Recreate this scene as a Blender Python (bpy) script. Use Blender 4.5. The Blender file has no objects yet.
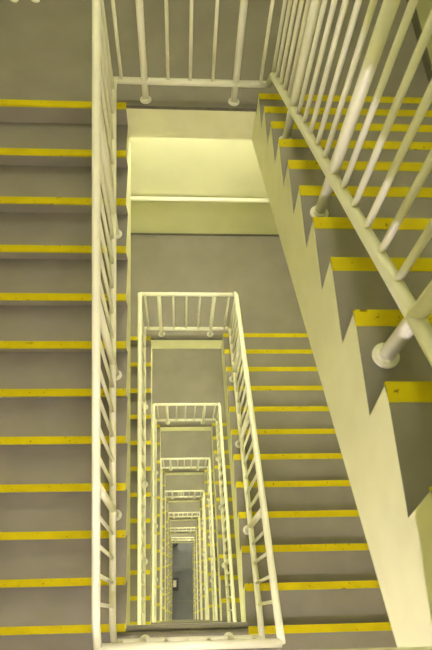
import bpy, math, random
from mathutils import Vector, Matrix

# ------------------------------------------------------------------ camera, world, exposure
sc = bpy.context.scene
COL = sc.collection
R_ = 0.17                    # riser
H = 24 * R_                  # storey height
G = 0.3197                   # going, right flights
GL = 0.321                   # going, left flights
L = 3.5316                   # length of the well
TF = 0.30                     # far landing slab
T = 0.2755                   # slab thickness
OV = 0.037                   # rake of the risers
XW_L, XW_R = -1.44, 2.43     # side walls
Y_B, Y_N = 5.312, -1.75      # far and near walls
OFF = 0.08                   # railing set back from the edge
HB, HT = 0.1743, 1.1134      # bottom rail and handrail height
LAST = 7
UP = 0.66                    # the lowest half storey is shorter
GROUND = -(LAST + 1) * H + UP

def zN(n): return -n * H
def zF(n): return -n * H - H / 2 + (UP if n == LAST else 0)
def XN(n): return (0.988, 0.968, 1.03)[min(n, 2)]      # right well edge at the near landing
def XF(n): return (0.988, 0.995, 1.045)[min(n, 2)]     # right well edge at the far landing

cam_d = bpy.data.cameras.new('camera')
cam_d.sensor_fit = 'VERTICAL'
cam_d.sensor_height = 36.0
cam_d.lens = 576.47 / 650 * 36.0
cam_d.dof.use_dof = True
cam_d.dof.focus_distance = 4.0
cam_d.dof.aperture_fstop = 5.0
cam_d.clip_start = 0.02
cam_d.clip_end = 200
cam = bpy.data.objects.new('camera', cam_d)
COL.objects.link(cam)
tilt, roll, yaw = 0.4744, -0.1207, -0.1323
cy_, sy_ = math.cos(yaw), math.sin(yaw)
r0 = Vector((cy_, sy_, 0)); f0 = Vector((-sy_, cy_, 0)); up = Vector((0, 0, 1))
view = f0 * math.sin(tilt) - up * math.cos(tilt)
v0 = f0 * math.cos(tilt) + up * math.sin(tilt)
Rx = r0 * math.cos(roll) - v0 * math.sin(roll)
Ux = r0 * math.sin(roll) + v0 * math.cos(roll)
M = Matrix((( Rx.x, Ux.x, -view.x, 0.4211), (Rx.y, Ux.y, -view.y, 0.0723), (Rx.z, Ux.z, -view.z, 1.1314), (0, 0, 0, 1)))
cam.matrix_world = M
sc.camera = cam

w = bpy.data.worlds.new('world'); sc.world = w; w.use_nodes = True
w.node_tree.nodes['Background'].inputs[0].default_value = (1.0, 0.95, 0.75, 1)
w.node_tree.nodes['Background'].inputs[1].default_value = 0.05
sc.view_settings.view_transform = 'Standard'
sc.view_settings.look = 'None'
sc.view_settings.gamma = 1
sc.view_settings.exposure = 1.5
sc.cycles.max_bounces = 10
sc.cycles.diffuse_bounces = 6
sc.cycles.use_denoising = True

LIGHT_COL = (1.0, 0.95, 0.80)
PINK_COL = (1.0, 0.86, 1.0)     # the tube under the top landing is of a warmer white
P_PINK = 138
P_FAR, P_NEAR, P_TOP, P_TOPF = 122, 118, 30, 108      # radiance of the bare tubes

# ------------------------------------------------------------------ materials
def rgb(h):
    h = h.lstrip('#'); v = [int(h[i:i + 2], 16) / 255 for i in (0, 2, 4)]
    return tuple(c / 12.92 if c <= .04045 else ((c + .055) / 1.055) ** 2.4 for c in v) + (1,)

def mat(name, a, b, scale=4, rough=.6, bump=.0, detail=6, spec=.4, lo=.35, hi=.65, stretch=None):
    m = bpy.data.materials.new(name); m.use_nodes = True
    nt = m.node_tree; N = nt.nodes; K = nt.links
    bs = N['Principled BSDF']
    bs.inputs['Roughness'].default_value = rough
    bs.inputs['Specular IOR Level'].default_value = spec
    geo = N.new('ShaderNodeNewGeometry')
    src = geo.outputs['Position']
    if stretch:
        mp = N.new('ShaderNodeMapping'); mp.inputs['Scale'].default_value = stretch
        K.new(src, mp.inputs['Vector']); src = mp.outputs['Vector']
    n = N.new('ShaderNodeTexNoise'); n.inputs['Scale'].default_value = scale; n.inputs['Detail'].default_value = detail
    K.new(src, n.inputs['Vector'])
    r = N.new('ShaderNodeValToRGB')
    r.color_ramp.elements[0].position = lo; r.color_ramp.elements[1].position = hi
    r.color_ramp.elements[0].color = a; r.color_ramp.elements[1].color = b
    K.new(n.outputs['Fac'], r.inputs['Fac'])
    K.new(r.outputs['Color'], bs.inputs['Base Color'])
    if bump:
        bp = N.new('ShaderNodeBump'); bp.inputs['Strength'].default_value = bump; bp.inputs['Distance'].default_value = .01
        n2 = N.new('ShaderNodeTexNoise'); n2.inputs['Scale'].default_value = scale * 8; n2.inputs['Detail'].default_value = 4
        K.new(geo.outputs['Position'], n2.inputs['Vector']); K.new(n2.outputs['Fac'], bp.inputs['Height'])
        K.new(bp.outputs['Normal'], bs.inputs['Normal'])
    return m

def strip_mat():
    m = mat('yellow_nosing', rgb('#c0b000'), rgb('#cabb00'), 9, .7, .15, spec=.2)
    nt = m.node_tree; N = nt.nodes; K = nt.links
    bs = N['Principled BSDF']; ramp = [x for x in N if x.type == 'VALTORGB'][0]
    geo = [x for x in N if x.type == 'NEW_GEOMETRY'][0]
    vo = N.new('ShaderNodeTexNoise'); vo.inputs['Scale'].default_value = 38; vo.inputs['Detail'].default_value = 2
    K.new(geo.outputs['Position'], vo.inputs['Vector'])
    r2 = N.new('ShaderNodeValToRGB'); r2.color_ramp.elements[0].position = .27; r2.color_ramp.elements[1].position = .33
    r2.color_ramp.elements[0].color = (.35, .3, .2, 1)
    r2.color_ramp.elements[1].color = (1, 1, 1, 1)
    K.new(vo.outputs['Fac'], r2.inputs['Fac'])
    mx = N.new('ShaderNodeMix'); mx.data_type = 'RGBA'; mx.blend_type = 'MULTIPLY'; mx.inputs[0].default_value = 1
    K.new(ramp.outputs['Color'], mx.inputs[6]); K.new(r2.outputs['Color'], mx.inputs[7])
    K.new(mx.outputs[2], bs.inputs['Base Color'])
    return m

M_FLOOR = mat('grey_floor_paint', rgb('#827d71'), rgb('#8a8579'), 3, .55, .12)
M_GROUND = mat('dark_ground_floor', rgb('#424344'), rgb('#4b4c4d'), 1.5, .6, .05)
M_EDGE = mat('worn_edge', rgb('#55514a'), rgb('#6a6559'), 14, .7)
M_CREAM = mat('cream_gloss_paint', rgb('#d8d7ae'), rgb('#dfdeb7'), 5, .5, .08)

M_WALL = mat('cream_wall_paint', rgb('#d9d9b2'), rgb('#dfdfb9'), 2, .6, .05)
M_DADO = mat('dado_paint', rgb('#cbcc98'), rgb('#d3d4a2'), 2, .55, .05)
M_RAIL = mat('rail_paint', rgb('#e6e4ce'), rgb('#ebe9d6'), 8, .38, .04, spec=.5)
M_WHITE = mat('white_paint', rgb('#f2efdc'), rgb('#f6f3e4'), 8, .4, spec=.5)
M_SKIRT = mat('skirting_paint', rgb('#666250'), rgb('#706c58'), 6, .6)
M_YEL = strip_mat()
M_BLACK = mat('black_plastic', rgb('#0c0c0e'), rgb('#141416'), 8, .5)
M_CARD = mat('white_card', rgb('#b5af98'), rgb('#beb8a2'), 8, .7)
def emis(name, c, s):
    m = bpy.data.materials.new(name); m.use_nodes = True
    b = m.node_tree.nodes['Principled BSDF']
    b.inputs['Base Color'].default_value = (.9, .9, .85, 1)
    b.inputs['Emission Color'].default_value = c + (1,)
    b.inputs['Emission Strength'].default_value = s
    return m
M_LAMP = {p: emis('lamp_tube', LIGHT_COL, p) for p in {P_FAR, P_NEAR, P_TOP, P_TOPF}}
M_LAMP[P_PINK] = emis('warm_lamp_tube', PINK_COL, P_PINK)

# ------------------------------------------------------------------ mesh helpers
class MB:
    def __init__(s): s.v = []; s.f = []; s.mi = []; s.sm = []
    def face(s, idx, mi=0, sm=False): s.f.append(idx); s.mi.append(mi); s.sm.append(sm)
    def box(s, x0, x1, y0, y1, z0, z1, mi=0):
        b = len(s.v)
        s.v += [(x, y, z) for z in (z0, z1) for y in (y0, y1) for x in (x0, x1)]
        for q in ((0, 2, 3, 1), (4, 5, 7, 6), (0, 1, 5, 4), (2, 6, 7, 3), (0, 4, 6, 2), (1, 3, 7, 5)):
            s.face([b + i for i in q], mi)
        return s
    def tube(s, pts, r, seg=14, mi=0):
        pts = [Vector(p) for p in pts]; b = len(s.v); n = len(pts)
        d0 = (pts[1] - pts[0]).normalized()
        ref = Vector((0, 0, 1)) if abs(d0.z) < .9 else Vector((0, 1, 0))
        u = d0.cross(ref).normalized()
        for i, p in enumerate(pts):
            a = (pts[i] - pts[i - 1]).normalized() if i else d0
            c = (pts[i + 1] - pts[i]).normalized() if i < n - 1 else a
            t = (a + c).normalized()
            u = (u - t * u.dot(t)).normalized(); vv = t.cross(u)
            k = 1 / max(.5, math.cos(a.angle(c) / 2)) if a.angle(c) > 1e-4 else 1
            side = (c - a)
            side = side.normalized() if side.length > 1e-4 else None
            for j in range(seg):
                an = 2 * math.pi * j / seg
                q = u * math.cos(an) * r + vv * math.sin(an) * r
                if side: q += side * q.dot(side) * (k - 1)
                s.v.append(tuple(p + q))
        for i in range(n - 1):
            for j in range(seg):
                j2 = (j + 1) % seg
                s.face([b + i * seg + j, b + i * seg + j2, b + (i + 1) * seg + j2, b + (i + 1) * seg + j], mi, True)
        s.face([b + j for j in range(seg)][::-1], mi); s.face([b + (n - 1) * seg + j for j in range(seg)], mi)
        return s
    def lathe(s, cx, cy, prof, seg=20, mi=0):
        b = len(s.v); n = len(prof)
        for r, z in prof:
            for j in range(seg):
                a = 2 * math.pi * j / seg; s.v.append((cx + r * math.cos(a), cy + r * math.sin(a), z))
        for i in range(n - 1):
            for j in range(seg):
                j2 = (j + 1) % seg
                s.face([b + i * seg + j, b + i * seg + j2, b + (i + 1) * seg + j2, b + (i + 1) * seg + j], mi, False)
        s.face([b + j for j in range(seg)][::-1], mi); s.face([b + (n - 1) * seg + j for j in range(seg)], mi)
        return s
    def build(s, name, mats, parent=None, loc=(0, 0, 0)):
        me = bpy.data.meshes.new(name)
        me.from_pydata([(x, y, z) for x, y, z in s.v], [], s.f)
        for m in (mats if isinstance(mats, (list, tuple)) else [mats]): me.materials.append(m)
        for p, mi, sm in zip(me.polygons, s.mi, s.sm): p.material_index = mi; p.use_smooth = sm
        me.update()
        o = bpy.data.objects.new(name, me); COL.objects.link(o); o.location = loc
        if parent: o.parent = parent
        return o

def tag(o, label, cat, group=None):
    o['label'] = label; o['category'] = cat
    if group: o['group'] = group
    return o
def empty(name, loc=(0, 0, 0)):
    o = bpy.data.objects.new(name, None); COL.objects.link(o); o.location = loc; o.empty_display_size = .1
    return o
def struct(o): o['kind'] = 'structure'; return o
def copy_tree(root, loc):
    r = root.copy(); COL.objects.link(r); r.location = loc
    for ch in list(root.children):
        c = ch.copy(); COL.objects.link(c); c.parent = r
        for g in list(ch.children):
            d = g.copy(); COL.objects.link(d); d.parent = c
    return r

ORD = ['first', 'second', 'third', 'fourth', 'fifth', 'sixth', 'seventh', 'eighth']

# ------------------------------------------------------------------ structure: landings, walls
def landing(x0, x1, y0, y1, z, front, xa, xb, T=T, lip=0):
    """slab with dark worn line along the well edge; front = y of the well edge"""
    m = MB()
    m.box(x0, x1, y0, y1, z - T, z, 0)
    if lip: m.box(xa, xb, y1 - .01, y1 + lip, z - T, z)
    for i in range(len(m.f)):
        m.mi[i] = 1
    m.mi[1] = 0
    if lip: m.mi[7] = 0
    s = 1 if front == y0 else -1
    a, b = sorted((front - s * .0015, front + s * .02))
    if s > 0: m.box(xa, xb, a, b, z - .008, z + .002, 2)
    return struct(m.build('floor', [M_FLOOR, M_CREAM, M_EDGE]))

for n in range(LAST + 1):
    landing(XW_L, XW_R, L, Y_B, zF(n), L, 0.0, XF(n), TF)
for n in range(LAST + 1):
    landing(XW_L, XW_R, Y_N, 0.0, zN(n), 0.0, 0.0, XN(n), (.31 if n == 0 else T), .004 if n == 0 else .036)
g = MB().box(XW_L, XW_R, Y_N, Y_B, GROUND - .2, GROUND)
for yj in (2.52, 3.1, .9): g.box(XW_L, XW_R, yj - .01, yj + .01, GROUND - .01, GROUND + .002, 1)
struct(g.build('floor', [M_GROUND, M_EDGE]))

TOPZ = 2.75
def wall_strips(name, fixed, axis, a0, a1, thick, dado_of):
    m = MB()
    zs = dado_of
    z = GROUND
    edges = []
    for zf in zs:
        edges.append((zf - T, zf + .9, 1)); edges.append((zf + .9, None, 0))
    for i, (lo, hi, mi) in enumerate(edges):
        if hi is None: hi = edges[i + 1][0] if i + 1 < len(edges) else TOPZ
        if axis == 'y': m.box(a0, a1, min(fixed, fixed + thick), max(fixed, fixed + thick), lo, hi, mi)
        else: m.box(min(fixed, fixed + thick), max(fixed, fixed + thick), a0, a1, lo, hi, mi)
    return struct(m.build(name, [M_WALL, M_DADO]))
farz = [GROUND] + [zF(n) for n in range(LAST, -1, -1)]
nearz = [GROUND] + [zN(n) for n in range(LAST, -1, -1)]
wall_strips('wall_far', Y_B, 'y', XW_L - .2, XW_R + .2, .2, farz)
wall_strips('wall_near', Y_N, 'y', XW_L - .2, XW_R + .2, -.2, nearz)
for nm, x0, x1 in (('wall_left', XW_L - .2, XW_L), ('wall_right', XW_R, XW_R + .2)):
    struct(MB().box(x0, x1, Y_N, Y_B, GROUND - .2, TOPZ).build(nm, M_DADO))
struct(MB().box(XW_L - .2, XW_R + .2, Y_N - .2, Y_B + .2, TOPZ, TOPZ + .2).build('ceiling', M_WALL))
# dark painted skirting along the landings
for n in range(LAST + 1):
    z = zF(n)
    m = MB()
    m.box(XW_R - .014, XW_R, L, Y_B, z, z + .09); m.box(XW_L, XW_L + .014, L, Y_B, z, z + .09)
    m.box(XW_L, XW_R, Y_B - .012, Y_B, z, z + .035)
    struct(m.build('baseboard_far', M_SKIRT))

# ------------------------------------------------------------------ stair flights
def right_flight(n):
    R_ = (.17 * 12 - UP) / 12 if n == LAST else .17
    G = .3197 if n == 0 else .3222
    xn, xf = XN(n), XF(n)
    def X(y): return xn + (xf - xn) * y / L
    z0 = 0.0
    top = []
    for k in range(12):
        top.append((k * G if k else .004, -k * R_ if k else -.001)); top.append((k * G - OV if k else .004, -(k + 1) * R_))
    prof = top + [(L + .03, -12 * R_ - .001), (L + .03, -12 * R_ - .315), (-.02, -.552 - .01), (-.02, -.0015)]
    root = empty('stair_flight', (0, 0, zN(n)))
    m = MB(); N = len(prof)
    for y, z in prof: m.v.append((X(max(y, 0)), y, z))
    for y, z in prof: m.v.append((XW_R - .002, y, z))
    m.face(list(range(N))[::-1], 1)
    m.face([N + i for i in range(N)], 1)
    for i in range(N):
        j = (i + 1) % N
        mi = 0 if i < 24 else 1
        m.face([i, j, N + j, N + i], mi)
    m.build('concrete_steps', [M_FLOOR, M_CREAM], root)
    for k in range(12):
        s = MB(); y = k * G; z = -k * R_
        a, b = (y - .054, y + .006)
        s.v = [(X(a), a, z + .003), (XW_R - .004, a, z + .003), (XW_R - .004, b, z + .003), (X(b), b, z + .003),
               (X(a), a, z - .001), (XW_R - .004, a, z - .001), (XW_R - .004, b, z - .014), (X(b), b, z - .014)]
        for q in ((0, 1, 2, 3), (3, 2, 6, 7), (0, 4, 5, 1), (0, 3, 7, 4), (1, 5, 6, 2), (4, 7, 6, 5)): s.face(list(q))
        s.build('nosing_strip', M_YEL, root)
    return root

def left_flight():
    prof = []
    for k in range(12):
        prof.append((L - k * GL if k else L - .004, -k * R_ if k else -.001)); prof.append((L - k * GL + OV if k else L - .004, -(k + 1) * R_))
    prof += [(.001, -12 * R_), (.001, -12 * R_ - .285), (L + .02, -.46), (L + .02, -.0015)]
    root = empty('stair_flight', (0, 0, zF(0)))
    m = MB(); N = len(prof)
    for y, z in prof: m.v.append((0.0, y, z))
    for y, z in prof: m.v.append((XW_L + .002, y, z))
    m.face(list(range(N))[::-1], 1); m.face([N + i for i in range(N)], 1)
    for i in range(N):
        j = (i + 1) % N
        m.face([i, j, N + j, N + i], 0 if i < 24 else 1)
    m.build('concrete_steps', [M_FLOOR, M_CREAM], root)
    for k in range(12):
        y = L - k * GL; z = -k * R_
        s = MB()
        a, b = (y + .050, y - .006)
        s.v = [(-.001, a, z + .003), (XW_L + .004, a, z + .003), (XW_L + .004, b, z + .003), (-.001, b, z + .003),
               (-.001, a, z - .001), (XW_L + .004, a, z - .001), (XW_L + .004, b, z - .014), (-.001, b, z - .014)]
        for q in ((0, 1, 2, 3), (3, 2, 6, 7), (0, 4, 5, 1), (0, 3, 7, 4), (1, 5, 6, 2), (4, 7, 6, 5)): s.face(list(q))
        s.build('nosing_strip', M_YEL, root)
    return root

rf = {}
for n in range(LAST + 1):
    rf[n] = right_flight(n) if n < 3 or n == LAST else copy_tree(rf[2], (0, 0, zN(n)))
    tag(rf[n], ('nearest grey concrete stair flight, saw-toothed cream side facing the well at the right edge' if n == 0 else
        'grey stair flight with yellow nosings right of the well, %s one down the shaft' % ORD[n]), 'stairs', 'stair flights right of the well')
lf = {}
for n in range(LAST + 1):
    lf[n] = left_flight() if n == 0 else copy_tree(lf[0], (0, 0, zF(n)))
    tag(lf[n], ('widest grey stair flight with yellow nosings, filling the left side' if n == 0 else
        'grey stair flight with yellow nosings left of the well, %s one down the shaft' % ORD[n]), 'stairs', 'stair flights left of the well')

# ------------------------------------------------------------------ railings
R_HAND, R_BOT, R_POST, R_BAL = .0258, .0255, .025, .0128
def post(root, x, y, z0, z1):
    p = MB().tube([(x, y, z0), (x, y, z1)], R_POST, 16).build('post', M_RAIL, root)
    MB().lathe(x, y, [(.044, z0), (.044, z0 + .007), (.041, z0 + .011), (.032, z0 + .013), (.030, z0 + .024), (.0255, z0 + .026)], 22).build('base_plate', M_RAIL, p)
def bal(root, x, y, z0, z1):
    MB().tube([(x, y, z0), (x, y, z1)], R_BAL, 10).build('baluster', M_RAIL, root)

YF = L + .085
YNR = -.075
def interp(pts, y):
    for a, b in zip(pts, pts[1:]):
        lo, hi = sorted((a[1], b[1]))
        if lo - 1e-6 <= y <= hi + 1e-6 and hi > lo:
            t = (y - a[1]) / (b[1] - a[1]); return [a[i] + (b[i] - a[i]) * t for i in range(3)]
    return list(pts[-1])
NH = HT + .05           # handrail height at the near landing
def railing_flight(side, n):
    R_ = (.17 * 12 - UP) / 12 if (n == LAST and side == 'R') else .17
    G = .3197 if (n == 0 or side == 'L') else .3222
    H = 24 * R_
    if side == 'R':
        xa, xb = XN(n) + OFF, XF(n) + OFF
        X = lambda y: xa + (xb - xa) * y / L
        nz = lambda y: -(y - .003) / G * R_
        def path(h, ha, hb):
            return [(X(YNR), YNR, ha), (X(.06), .06, nz(.06) + h + .0), (X(L - .04), L - .04, nz(L - .04) + h),
                    (X(YF), YF, -H / 2 + hb)]
        hand = path(HT, NH, HT + .03); bot = path(HB, HB + .02, HB)
        z0 = zN(n)
        ks = [((k - .5) * G, -k * R_) for k in (3, 6, 9)]
    else:
        X = lambda y: -OFF
        nz = lambda y: -(L - y) / GL * R_
        def path(h, ha, hb):
            return [(X(YF), YF, ha), (X(L - .02), L - .02, nz(L - .02) + h), (X(.05), .05, nz(.05) + h), (X(YNR), YNR, -H / 2 + hb)]
        hand = path(HT, HT + .03, NH); bot = path(HB, HB, HB + .02)
        z0 = zF(n)
        ks = [(L - (k - .5) * GL, -k * R_) for k in (3, 6, 9)]
    root = empty('stair_railing', (0, 0, z0))
    MB().tube(hand, R_HAND, 18).build('handrail', M_RAIL, root)
    MB().tube(bot, R_BOT, 14).build('bottom_rail', M_RAIL, root)
    for y, zt in ks:
        post(root, X(y), y, zt, interp(hand, y)[2] - .005)
    step = 3 * G / 6
    y0 = ks[0][0] if side == 'R' else ks[2][0]
    for j in range(-4, 18):
        if j % 6 == 0: continue
        y = y0 + j * step
        if y > L + .02: continue
        bal(root, X(y), y, interp(bot, y)[2], interp(hand, y)[2])
    return root
def railing_landing(side, n):
    if side == 'F':
        y = YF; x0, x1 = -OFF, XF(n) + OFF; h = HT; b = HB
    else:
        y = YNR; x0, x1 = -OFF, XN(n) + OFF; h = NH; b = HB + .02
    root = empty('landing_railing', (0, 0, zF(n) if side == 'F' else zN(n)))
    MB().tube([(x0, y, h), (x1, y, h)], R_HAND, 18).build('handrail', M_RAIL, root)
    MB().tube([(x0, y, b), (x1, y, b)], R_BOT, 14).build('bottom_rail', M_RAIL, root)
    wd = x1 - x0
    for i, fr in enumerate((.05, .197, .348, .49, .635, .785, .945)):
        x = x0 + fr * wd
        if i in (1, 5): post(root, x, y, 0, h - .005)
        else: bal(root, x, y, b, h)
    return root

protos = {}
for n in range(LAST + 1):
    for side in 'RLFN':
        key = (side, min(n, 2) + (5 if (n == LAST and side == 'R') else 0)) if side != 'L' else (side, 0)
        mk = railing_flight if side in 'RL' else railing_landing
        z = zN(n) if side in 'RN' else zF(n)
        if key in protos: o = copy_tree(protos[key], (0, 0, z))
        else: o = mk(side, n); protos[key] = o
        if side == 'R':
            lab = 'cream tubular railing crossing the upper right corner, the closest of all' if n == 0 else 'cream sloping railing on the right of the well, %s one down the shaft' % ORD[n]
            tag(o, lab, 'railing', 'sloping railings right of the well')
        elif side == 'L':
            lab = 'tall cream sloping railing nearest on the left, running from top to bottom' if n == 0 else 'cream sloping railing on the left of the well, %s one down the shaft' % ORD[n]
            tag(o, lab, 'railing', 'sloping railings left of the well')
        elif side == 'F':
            lab = 'cream landing railing at the top edge, only its lower half in view' if n == 0 else 'cream railing on the far landing, %s one down the shaft' % ORD[n]
            tag(o, lab, 'railing', 'railings on the far landings')
        else:
            lab = 'cream railing on the landing beneath the viewer at the top of the well' if n == 0 else ('wide cream railing along the bottom edge of the picture, on the near landing' if n == 1 else 'cream railing on the near landing, %s one down the shaft' % ORD[n])
            tag(o, lab, 'railing', 'railings on the near landings')

# ------------------------------------------------------------------ handrail on the far wall
wr0 = None
for n in range(LAST + 1):
    if wr0 is None:
        wr0 = root = empty('wall_handrail', (0, 0, zF(n)))
        z = .90
        z = .925
        MB().tube([(XW_L + .05, Y_B - .07, z), (XW_R - .05, Y_B - .07, z)], .032, 18).build('rail_tube', M_WHITE, root)
        for x in (-1.2, -.25, .28, 1.23, 2.1):
            b = MB().tube([(x, Y_B - .002, z - .08), (x, Y_B - .03, z - .08), (x, Y_B - .06, z - .044)], .009, 10)
            b.build('bracket', M_RAIL, root)
        o = root
    else:
        o = copy_tree(wr0, (0, 0, zF(n)))
    tag(o, 'white tubular handrail bracketed to the cream far wall below the top landing' if n == 1 else
        'white tubular handrail on the far wall, %s one down the shaft' % ORD[n], 'handrail', 'handrails on the far wall')

# ------------------------------------------------------------------ lamps under the landings
def ceiling_lamp(x, y, z, power, lab):
    root = empty('ceiling_light', (x, y, z))
    MB().box(-.62, .62, -.07, .07, -.045, 0).build('housing', M_WHITE, root)
    MB().tube([(-.60, 0, -.085), (.60, 0, -.085)], .019, 12).build('tube', M_LAMP[power], root)
    for x in (-.605, .58): MB().box(x, x + .025, -.022, .022, -.11, -.04).build('socket', M_WHITE, root)
    tag(root, lab, 'light', 'tube lights under the landings')
for n in range(LAST + 1):
    ceiling_lamp(.5, 4.45, zF(n) - TF, P_FAR, 'white tube light under the far landing, %s one down the shaft' % ORD[n])
    ceiling_lamp(.45, -1.25, zN(n) - (.31 if n == 0 else T), P_PINK if n == 0 else P_NEAR, 'white tube light under the near landing, %s one down the shaft' % ORD[n])
ceiling_lamp(.5, -.6, TOPZ, P_TOP, 'white tube light on the ceiling above the top landing')

# ------------------------------------------------------------------ things on the floors
root = empty('storage_crate', (0.18, 1.68, GROUND))
MB().box(-.13, .13, -.30, .30, .0, .22).build('crate_body', M_BLACK, root)
MB().box(-.145, .145, -.315, .315, .22, .26).build('rim', M_BLACK, root)
tag(root, 'black crate on the dark ground floor, under the small white box', 'crate')
root = empty('cardboard_box', (0.17, 1.70, GROUND + .26))
MB().box(-.12, .03, -.15, .15, .0, .24).build('box_body', M_CARD, root)
MB().box(-.125, .035, -.155, .155, .24, .27).build('lid', M_CARD, root)
tag(root, 'small off-white box on a black crate on the dark ground floor', 'box')
root = empty('waste_bin', (0.11, 3.70, GROUND))
MB().lathe(0, 0, [(.13, 0), (.16, .02), (.19, .6), (.2, .62)], 20).build('bin_body', M_BLACK, root)
MB().lathe(0, 0, [(.2, .62), (.19, .66), (.1, .70)], 20).build('lid', M_BLACK, root)
tag(root, 'black bin in the far left corner of the dark ground floor', 'bin')
for i, (x, y) in enumerate(((-.812, 4.747), (-.985, 4.742))):
    m = MB(); random.seed(i)
    b = []
    for zz, rr in ((0, .022), (.012, .028), (.026, .012)):
        for j in range(7):
            a = j / 7 * 6.283; q = rr * random.uniform(.7, 1.2); b.append((x * 0 + q * math.cos(a) * 1.4, q * math.sin(a), zz))
    m.v = b
    for l in range(2):
        for j in range(7): m.face([l * 7 + j, l * 7 + (j + 1) % 7, l * 7 + 7 + (j + 1) % 7, l * 7 + 7 + j])
    m.face(list(range(7))[::-1]); m.face(list(range(14, 21)))
    o = m.build('paper_scrap', M_WHITE, None, (x, y, zF(0)))
    tag(o, ('crumpled pale scrap on the upper landing, the one nearer the left railing',
            'crumpled pale scrap on the upper landing, in the top left corner of the picture')[i], 'scrap', 'pale scraps on the upper landing')

ceiling_lamp(.5, 4.3, TOPZ, P_TOPF, 'white tube light on the ceiling above the far landing')
